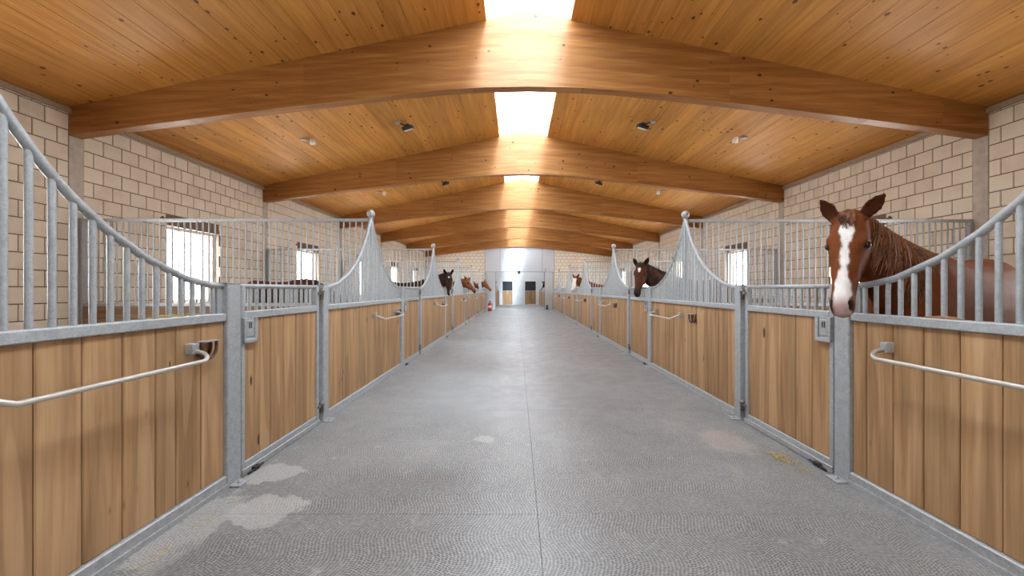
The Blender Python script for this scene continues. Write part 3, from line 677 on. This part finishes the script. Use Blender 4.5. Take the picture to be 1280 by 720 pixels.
# ---------------------------------------------------------------- fire extinguisher, straw
e = thing('fire_extinguisher', 'red fire extinguisher standing by the left jamb of the far portal', 'extinguisher', (-1.63, 24.3, 0)); loc = WL[e]
solid('cylinder', lambda b: b.lathe((0, 0, 0), [(0.11, 0), (0.115, 0.03), (0.115, 0.40), (0.095, 0.47), (0.045, 0.51), (0.035, 0.55)], 18), 'red_paint', e, loc)
solid('valve', lambda b: (b.cbox(-0.035, 0.035, -0.03, 0.03, 0.54, 0.60, 0.006), b.box(-0.02, 0.02, -0.12, 0.05, 0.60, 0.625), b.box(-0.018, 0.018, -0.1, 0.04, 0.57, 0.585)), 'black', e, loc)
solid('hose', lambda b: b.tube([(0.03, 0, 0.57), (0.10, -0.02, 0.58), (0.15, -0.03, 0.48), (0.15, -0.03, 0.25), (0.13, -0.03, 0.15)], 0.013, 8), 'black', e, loc)
solid('label_band', lambda b: b.lathe((0, 0, 0.18), [(0.1165, 0), (0.1165, 0.14)], 18), 'lamp_white', e, loc)
def straw(label, c, n, rx, ry, L, seed):
    g = random.Random(seed); b = MB()
    for i in range(n):
        x, y = g.gauss(0, rx * 0.5), g.gauss(0, ry * 0.5); a = g.uniform(0, PI); l = L * g.uniform(0.5, 1); zz = g.uniform(0.002, 0.014)
        dx, dy = math.cos(a) * l / 2, math.sin(a) * l / 2
        if rx < 0.03: dx *= 0.15; dy = l / 2
        b.tube([(x - dx, y - dy, zz), (x, y, zz + g.uniform(0, 0.01)), (x + dx, y + dy, zz * g.uniform(0.3, 1.2))], 0.0016, 4, False)
    o = link('straw_wisp', b.mesh('straw_wisp', 'straw'), None, c); tag(o, label, 'straw', kind='stuff')
straw('wisp of straw lying on the aisle floor beside the nearest right gate', (2.10, 3.16, 0), 46, 0.07, 0.20, 0.11, 3)
straw('yellow straw lying on the top rail of the nearest left stall front', (-1.985, 2.30, Z_RT + 0.001), 16, 0.02, 0.14, 0.14, 4)
straw('few loose straws by the sill of the nearest left stall front', (-1.80, 2.15, 0), 12, 0.03, 0.5, 0.1, 5)
o = solid('bark_strip', lambda b: b.prism([(-0.10, 0), (-0.07, 0.012), (0.02, 0.016), (0.09, 0.010), (0.11, 0), (0.0, -0.0)], 'x', -0.014, 0.014), 'bark', None, (2.328, 2.18, Z_RT)); tag(o, 'thin brown wood chip lying on the top rail of the nearest right stall front', 'wood chip')

# ---------------------------------------------------------------- horses
def ring_loft(b, secs, n=20):
    """secs: (centre, side, up, half width, up extent, down extent, exponent)"""
    v = []
    for c, S, U, w, a, d, e in secs:
        for k in range(n):
            t = 2 * PI * k / n; cs, sn = math.cos(t), math.sin(t)
            x = w * math.copysign(abs(cs) ** (2 / e), cs); y = (a if sn > 0 else d) * math.copysign(abs(sn) ** (2 / e), sn)
            v.append(c + S * x + U * y)
    f = []; m = len(secs)
    for i in range(m - 1):
        for k in range(n): f.append((i * n + k, i * n + (k + 1) % n, (i + 1) * n + (k + 1) % n, (i + 1) * n + k))
    f.append(list(range(n))[::-1]); f.append([(m - 1) * n + k for k in range(n)])
    b.add(v, f, True)
def smoothstep(a, b, x):
    t = max(0, min(1, (x - a) / (b - a))); return t * t * (3 - 2 * t)
def lerp3(a, b, t): return tuple(a[i] + (b[i] - a[i]) * t for i in range(3))
HEAD = [(-0.07, -0.045, -0.13, 0.045), (-0.03, -0.008, -0.17, 0.074), (0.03, 0.004, -0.20, 0.092), (0.09, 0.014, -0.225, 0.102), (0.15, 0.018, -0.25, 0.108), (0.20, 0.016, -0.262, 0.108), (0.26, 0.010, -0.262, 0.096),
        (0.32, 0.006, -0.238, 0.081), (0.38, 0.003, -0.200, 0.069), (0.45, 0.0, -0.168, 0.060), (0.52, -0.003, -0.15, 0.057), (0.57, -0.009, -0.145, 0.061), (0.605, -0.022, -0.142, 0.060), (0.635, -0.044, -0.135, 0.050), (0.655, -0.068, -0.118, 0.033)]
def horse(label, W, fwd, poll, nose, sc, coat, dark, face, mane_mat, voxel=0.02, mane_n=0, side=1, flare=(0.5, 0.5), legs_white=False, group=None, hs=None, muzzle=(0.42, 0.25, 0.22)):
    fwd = Vector((fwd[0], fwd[1], 0)).normalized(); rz = math.atan2(fwd.y, fwd.x)
    t = tag(link('horse', None, None, (W[0], W[1], 0)), label, 'horse', group); t.rotation_euler = (0, 0, rz)
    inv = Matrix.Rotation(-rz, 3, 'Z')
    P = inv @ (Vector(poll) - Vector((W[0], W[1], 0))); A = (inv @ Vector(nose)).normalized()
    up = Vector((0, 0, 1)); N = (up - A * up.dot(A)).normalized(); S = A.cross(N).normalized()     # S points to the horse's right of the face
    b = MB(); X = Vector((1, 0, 0)); Yv = Vector((0, 1, 0))
    tr = [(0.34, 1.12, 0.12, 0.09), (0.28, 1.14, 0.24, 0.17), (0.16, 1.18, 0.33, 0.21), (0.02, 1.20, 0.385, 0.235), (-0.15, 1.19, 0.385, 0.26), (-0.38, 1.165, 0.365, 0.29), (-0.62, 1.17, 0.35, 0.295), (-0.82, 1.19, 0.35, 0.285), (-1.0, 1.21, 0.345, 0.275), (-1.17, 1.18, 0.30, 0.235), (-1.30, 1.13, 0.22, 0.16), (-1.36, 1.10, 0.12, 0.08)]
    ring_loft(b, [(Vector((x * sc, 0, z * sc)), Yv, up, hw * sc, hh * sc, hh * sc, 2.15) for x, z, hh, hw in tr], 24)
    # neck
    B0 = Vector((0.02 * sc, 0, 1.27 * sc)); E = P - N * 0.105 + A * 0.03
    mid = (B0 + E) / 2 + Vector((0.06, 0, 0.02)) * sc + up * 0.03
    B1 = Vector((0.42 * sc, 0, 1.27 * sc + 0.42 * (E.z - 1.27 * sc)))
    def bez(q): return B0 * (1 - q) ** 2 + B1 * (2 * q * (1 - q)) + E * q * q
    neck = []; crest = []
    for i in range(11):
        q = i / 10; c = bez(q); T = (bez(min(1, q + 0.02)) - bez(max(0, q - 0.02))).normalized()
        U = (up - T * up.dot(T)); 
        if U.length < 0.2: U = -X * 1.0 - T * (-X).dot(T)
        U.normalize()
        # near the poll lean the section toward the head's own frame
        U = (U * (1 - 0.5 * q) + (-A) * 0.5 * q).normalized(); U = (U - T * U.dot(T)).normalized()
        Sd = U.cross(T).normalized()
        hh = (0.33 - 0.20 * q ** 0.9) * sc; hw = (0.175 - 0.098 * q ** 0.8) * sc
        neck.append((c, Sd, U, hw, hh, hh * 1.0, 2.0)); crest.append((c + U * hh, Sd, U, T, hw))
    ring_loft(b, neck, 20)
    # head
    H = lambda tt, nn, ss: P + A * (tt * hs) + N * (nn * hs) + S * (ss * hs)
    hs = hs or sc
    secs = []
    for tt, du, dv, w in HEAD:
        cn = du * 0.45 + dv * 0.55
        secs.append((H(tt, cn, 0), S, N, w * hs, (du - cn) * hs, (cn - dv) * hs, 2.35))
    ring_loft(b, secs, 24)
    for sg in (-1, 1):
        b2 = MB(); b2.ball((0, 0, 0), 1.0, 12, 8)
        def blob(tt, nn, ss, ra, rn, rs):
            c = H(tt, nn, ss); b.add([c + A * (v[0] * ra) + N * (v[1] * rn) + S * (v[2] * rs) for v in b2.v], b2.f, True)
        blob(0.165, -0.032, sg * 0.082, 0.045, 0.026, 0.026)          # brow
        blob(0.24, -0.165, sg * 0.062, 0.10, 0.095, 0.042)            # cheek
        blob(0.595, -0.052, sg * 0.040, 0.034, 0.038, 0.026)          # nostril wing
        blob(0.33, -0.055, sg * 0.058, 0.10, 0.016, 0.016)            # facial crest
    blob(0.615, -0.128, 0, 0.04, 0.026, 0.042)                         # lower lip
    # ears
    ear_info = []
    for j, sg in enumerate((-1, 1)):
        base = H(0.0, -0.03, sg * 0.074); dr = (-A * 0.9 + N * 0.30 + S * sg * flare[j]).normalized()
        fr = (N * 0.8 + S * sg * 0.45 - dr * (N * 0.8 + S * sg * 0.45).dot(dr)).normalized(); sd = dr.cross(fr)
        ear_info.append((base, dr, fr, sd))
        ring_loft(b, [(base + dr * (l * hs * 0.92) , sd, fr, w * hs, d1 * hs, d2 * hs, 2.0) for l, w, d1, d2 in ((-0.03, 0.030, 0.025, 0.025), (0.03, 0.041, 0.020, 0.030), (0.075, 0.049, 0.010, 0.030), (0.115, 0.042, 0.008, 0.024), (0.15, 0.025, 0.007, 0.016), (0.176, 0.008, 0.005, 0.007))], 12)
    # legs: joints at elbow/stifle, knee/hock, fetlock, hoof
    for sg in (-1, 1):
        for chain in ([(0.10, 0.13, 1.10, 0.13), (0.11, 0.15, 0.85, 0.088), (0.13, 0.15, 0.52, 0.058), (0.13, 0.15, 0.45, 0.052), (0.13, 0.15, 0.30, 0.034), (0.13, 0.15, 0.16, 0.044), (0.165, 0.15, 0.08, 0.040), (0.19, 0.15, 0.045, 0.058), (0.20, 0.15, 0.0, 0.064)],
                      [(-1.0, 0.13, 1.15, 0.20), (-0.98, 0.16, 0.92, 0.135), (-1.07, 0.16, 0.72, 0.085), (-1.20, 0.16, 0.56, 0.060), (-1.20, 0.16, 0.45, 0.045), (-1.17, 0.16, 0.28, 0.037), (-1.16, 0.16, 0.16, 0.046), (-1.12, 0.16, 0.08, 0.041), (-1.095, 0.16, 0.045, 0.058), (-1.085, 0.16, 0.0, 0.064)]):
            b.tube([(x * sc, sg * y * sc, z * sc) for x, y, z, r in chain], [r * sc for *_, r in chain], 10)
    me = b.mesh('horse_raw', 'horse_coat'); tmp = bpy.data.objects.new('tmp', me); col.objects.link(tmp)
    rm = tmp.modifiers.new('r', 'REMESH'); rm.mode = 'VOXEL'; rm.voxel_size = voxel; rm.use_smooth_shade = True
    sm = tmp.modifiers.new('s', 'SMOOTH'); sm.factor = 0.5; sm.iterations = 5 if voxel < 0.016 else 2
    dg = bpy.context.evaluated_depsgraph_get(); body = bpy.data.meshes.new_from_object(tmp.evaluated_get(dg)); body.name = 'horse_body'
    bpy.data.objects.remove(tmp); bpy.data.meshes.remove(me)
    body.materials.clear(); body.materials.append(M['horse_coat'])
    at = body.color_attributes.new('coat', 'FLOAT_COLOR', 'POINT'); white = (0.80, 0.76, 0.72)
    hoof = (0.05, 0.04, 0.035); cols = []
    for v in body.vertices:
        p = v.co; c = coat; z = p.z / sc
        if p.x < 0.45 * sc and z < 0.7:
            c = lerp3(dark, coat, smoothstep(0.35, 0.75, z))
            if z < 0.055: c = hoof
            elif legs_white and z < 0.35: c = white
        d = p - P; tt, nn, ss = d.dot(A) / hs, d.dot(N) / hs, d.dot(S) / hs
        if -0.08 < tt < 0.72 and -0.3 < nn < 0.06 and abs(ss) < 0.13:
            c = lerp3(coat, tuple(x * 0.8 for x in coat), smoothstep(-0.08, -0.2, nn) * 0.5)
            wob = 0.006 * math.sin(tt * 37 + ss * 20) + 0.004 * math.sin(tt * 91)
            if face == 'blaze':
                bw = 0.034 - 0.016 * smoothstep(0.10, 0.24, tt) + 0.024 * smoothstep(0.34, 0.56, tt)
                if tt < 0.12: bw *= smoothstep(0.055, 0.085, tt + wob)
                top_ = smoothstep(-0.115, -0.06, nn) if tt < 0.55 else smoothstep(-0.12, -0.07, nn)
                f = smoothstep(bw + 0.006, bw - 0.004, abs(ss + 0.004) + wob * 0.7) * (1 if nn > -0.09 else top_)
                c = lerp3(c, white, f)
                pk = smoothstep(0.53, 0.61, tt) * smoothstep(0.058, 0.030, abs(ss)); c = lerp3(c, (0.50, 0.33, 0.31), pk * 0.9)
                c = lerp3(c, (0.05, 0.035, 0.032), smoothstep(-0.100, -0.125, nn) * smoothstep(0.52, 0.58, tt) * 0.9)
                c = lerp3(c, (0.06, 0.04, 0.035), smoothstep(0.024, 0.046, ss) * smoothstep(0.53, 0.585, tt) * 0.9)
            elif face == 'star':
                st = math.hypot((tt - 0.15) / 2.2, ss * 1.0) + wob; c = lerp3(c, white, smoothstep(0.026, 0.018, st) if nn > -0.06 else 0)
                c = lerp3(c, (0.03, 0.022, 0.02), smoothstep(0.48, 0.60, tt) * 0.85)
            elif face == 'snip':
                st = math.hypot((tt - 0.14) / 1.5, ss) + wob; c = lerp3(c, white, smoothstep(0.022, 0.014, st) if nn > -0.06 else 0)
                c = lerp3(c, (0.04, 0.028, 0.025), smoothstep(0.46, 0.60, tt) * 0.8)
                c = lerp3(c, (0.6, 0.5, 0.48), smoothstep(0.5, 0.56, tt) * smoothstep(0.02, 0.01, abs(ss + 0.02)))
            elif face == 'bald':
                c = lerp3(c, white, smoothstep(0.085, 0.07, abs(ss) + wob) * smoothstep(0.06, 0.09, tt) * smoothstep(-0.15, -0.10, nn))
                c = lerp3(c, (0.6, 0.42, 0.38), smoothstep(0.57, 0.63, tt) * 0.6)
            else: c = lerp3(c, (0.10, 0.06, 0.05), smoothstep(0.50, 0.61, tt) * 0.7)
            for sg in (-1, 1):                      # nostrils, sunk and dark
                e = math.sqrt(((tt - 0.60) / 0.030) ** 2 + ((nn + 0.042 + (tt - 0.60) * 0.5) / 0.026) ** 2 + ((ss - sg * 0.056) / 0.021) ** 2)
                if e < 1.25:
                    k = smoothstep(1.25, 0.6, e); c = lerp3(c, (0.03, 0.02, 0.018), k)
                    if voxel < 0.016: v.co = p - S * (sg * 0.016 * k)
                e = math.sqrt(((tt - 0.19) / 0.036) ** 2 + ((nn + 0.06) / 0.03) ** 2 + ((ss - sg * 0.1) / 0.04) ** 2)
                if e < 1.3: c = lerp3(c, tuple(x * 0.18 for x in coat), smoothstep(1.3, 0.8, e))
            if tt > 0.60 and -0.116 < nn < -0.104: c = tuple(x * 0.25 for x in c)        # mouth line
        for base, dr, fr, sd in ear_info:
            q = p - base; l = q.dot(dr) / hs
            if 0.0 < l < 0.2 and q.length < 0.21 * hs and abs(q.dot(sd)) < 0.05 * hs:
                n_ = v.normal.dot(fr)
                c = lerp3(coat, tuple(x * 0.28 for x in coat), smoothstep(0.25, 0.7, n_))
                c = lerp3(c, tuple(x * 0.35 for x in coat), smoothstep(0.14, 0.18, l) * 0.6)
                if voxel < 0.016 and n_ > 0.2 and abs(q.dot(sd)) < 0.026 * hs: v.co = v.co - fr * (0.010 * smoothstep(0.0, 0.04, l) * smoothstep(0.17, 0.10, l))
        cols += (*c, 1.0)
    at.data.foreach_set('color', cols); body.update()
    bo = bpy.data.objects.new('horse_body', body); col.objects.link(bo); bo.parent = t; bo['label'] = 'body and head of the horse'
    def child(name, mb, material, label_=None):
        o_ = bpy.data.objects.new(name, mb.mesh(name, material)); col.objects.link(o_); o_.parent = t
        if label_: o_['label'] = label_
        return o_
    for sg in (-1, 1):
        eb = MB(); eb.ball(H(0.192, -0.060, sg * 0.094), 0.0225 * hs, 12, 8); child('eye', eb, 'eye')
    # mane, forelock, tail as locks of hair
    g = random.Random(int(W[1] * 100) + 5)
    mb = MB()
    n = mane_n or 40
    for i in range(n):
        q = 0.10 + 0.84 * i / n + g.uniform(-0.01, 0.01); fi = min(9.99, max(0, q * 10)); i0 = int(fi); f = fi - i0
        c0, Sd, U, T, hw = crest[i0]; c1 = crest[min(10, i0 + 1)]
        root = c0.lerp(c1[0], f); U = U.lerp(c1[2], f).normalized(); Sd = Sd.lerp(c1[1], f).normalized(); hwq = hw + (c1[4] - hw) * f
        out = Sd if Sd.y * side > 0 else -Sd
        L = (0.30 + 0.16 * math.sin(PI * min(1, max(0, q)))) * g.uniform(0.75, 1.15) * sc
        pts = []; rr = []
        for j in range(7):
            w = j / 6
            pts.append(root + U * (0.012 - 0.004 * w) + out * (hwq * (0.15 + 1.0 * min(1, w * 1.35) ** 0.7) + 0.012) - U * (L * w ** 1.15 * 0.72) - up * (L * 0.28 * w) + T * (0.006 * math.sin(w * 3 + i * 1.7)))
            rr.append(0.0105 * sc * (1 - 0.75 * w ** 1.5) * g.uniform(0.9, 1.1) * (40 / n) ** 0.35)
        mb.tube([root - U * 0.02] + pts, [rr[0]] + rr, 5, False)
    child('mane', mb, mane_mat)
    fb = MB()
    for i in range(14):
        a = (i - 6.5) / 6.5
        pts = [H(-0.03 + 0.012 * abs(a), 0.01, a * 0.030), H(0.015, 0.028, a * 0.036), H(0.055, 0.030, a * 0.038 + g.uniform(-0.006, 0.006)), H(0.085 + g.uniform(-0.02, 0.03) - 0.02 * abs(a), 0.026, a * 0.034 + g.uniform(-0.012, 0.012))]
        fb.tube(pts, [0.008 * sc, 0.0085 * sc, 0.006 * sc, 0.002 * sc], 5, False)
    child('forelock', fb, mane_mat)
    tb = MB()
    for i in range(16):
        a = 2 * PI * i / 16; r = 0.03
        y = r * math.cos(a); x = r * math.sin(a)
        tb.tube([Vector((-1.30 + x * 0.3, y * 0.5, 1.28)) * sc, Vector((-1.42 + x, y, 1.20)) * sc, Vector((-1.46 + x * 1.6, y * 1.8, 0.95)) * sc, Vector((-1.45 + x * 1.6, y * 2.0, 0.62 + 0.08 * g.random())) * sc, Vector((-1.44 + x, y * 1.2, 0.42 + 0.1 * g.random())) * sc], [0.022 * sc, 0.024 * sc, 0.022 * sc, 0.016 * sc, 0.003 * sc], 6, False)
    child('tail', tb, mane_mat)
    return t
hair_mat('mane_chestnut', (0.035, 0.012, 0.006), (0.24, 0.09, 0.034)); hair_mat('mane_black', (0.008, 0.006, 0.006), (0.04, 0.03, 0.028))
CH, CHD = (0.175, 0.054, 0.020), (0.12, 0.038, 0.016)
horse('chestnut horse with a broad white blaze looking over the nearest right gate', (2.935, 2.95), (-0.9, -0.38), (2.215, 2.675, 1.845), (-0.21, -0.18, -0.66), 1.03, CH, CHD, 'blaze', 'mane_chestnut', 0.0115, 130, 1, (0.75, 0.55), True, hs=1.05)
horse('dark bay horse with a white star looking out over the second right gate', (3.10, 7.80), (-0.95, -0.25), (2.30, 7.44, 1.815), (-0.17, -0.30, -0.55), 1.0, (0.085, 0.032, 0.018), (0.02, 0.014, 0.012), 'star', 'mane_black', 0.015, 50, 1)
horse('chestnut horse with a white face at the fourth right gate', (3.05, 15.75), (-1, -0.15), (2.28, 15.55, 1.82), (-0.18, -0.28, -0.52), 0.98, CH, CHD, 'bald', 'mane_chestnut', 0.022, 30, 1)
horse('almost black horse facing the viewer over the third left gate', (-2.72, 11.5), (1, -0.1), (-1.93, 11.35, 1.79), (0.08, -0.28, -0.55), 1.0, (0.045, 0.022, 0.016), (0.015, 0.011, 0.010), 'snip', 'mane_black', 0.018, 40, -1)
horse('chestnut horse stretching its head into the aisle at the fourth left gate', (-2.72, 15.55), (1, -0.05), (-1.92, 15.45, 1.745), (0.42, -0.06, -0.52), 0.98, (0.27, 0.10, 0.045), CHD, 'plain', 'mane_chestnut', 0.022, 30, -1)
horse('brown horse with only its muzzle past the fifth left gate', (-3.02, 19.6), (1, -0.05), (-2.28, 19.65, 1.86), (0.45, -0.06, -0.40), 0.98, (0.16, 0.055, 0.03), CHD, 'plain', 'mane_black', 0.028, 24, -1)
horse('chestnut horse stretching its head into the aisle at the last left gate', (-2.66, 23.7), (1, -0.05), (-1.84, 23.6, 1.77), (0.40, -0.05, -0.50), 0.98, (0.30, 0.105, 0.045), CHD, 'plain', 'mane_chestnut', 0.026, 24, -1)
horse('brown horse with lowered head standing inside the second left box', (-3.85, 7.35), (1, 0.0), (-2.95, 7.35, 1.02), (0.25, -0.02, -0.52), 0.97, (0.075, 0.028, 0.018), (0.02, 0.014, 0.012), 'plain', 'mane_black', 0.022, 30, -1)
# two horses beyond the portal, with the low partitions they look over
for s, x, nm in ((-1, -1.48, 'left'), (1, 1.92, 'right')):
    t = thing('low_partition', 'low oak-boarded partition on the %s of the room beyond the portal' % nm, 'partition', (x, 30.2, 0), 'partitions beyond the portal')
    for i in range(20):
        me = cached(('lowboard',), lambda b: b.cbox(-0.02, 0.02, -0.182 + 0.002, 0.182 - 0.002, 0.05, 1.14, 0.004), 'board', 'oak')
        link('board', me, t, (x, 30.2 - 3.65 + 0.365 * (i + 0.5), 0))
    solid('top_rail', lambda b: b.cbox(-0.03, 0.03, -3.65, 3.65, 1.14, 1.2, 0.005), 'galvanised', t, WL[t])
    solid('sill', lambda b: b.cbox(-0.03, 0.03, -3.65, 3.65, 0.0, 0.05, 0.005), 'galvanised', t, WL[t])

horse('black and white horse looking over the right partition beyond the portal', (2.68, 28.8), (-1, -0.1), (1.88, 28.6, 1.82), (-0.22, -0.22, -0.5), 0.98, (0.02, 0.016, 0.015), (0.02, 0.016, 0.015), 'bald', 'mane_black', 0.028, 24, 1)
horse('black horse looking over the left partition beyond the portal', (-2.30, 28.8), (1, -0.1), (-1.50, 28.6, 1.80), (0.22, -0.2, -0.5), 0.98, (0.03, 0.022, 0.02), (0.02, 0.016, 0.015), 'bald', 'mane_black', 0.028, 24, -1)
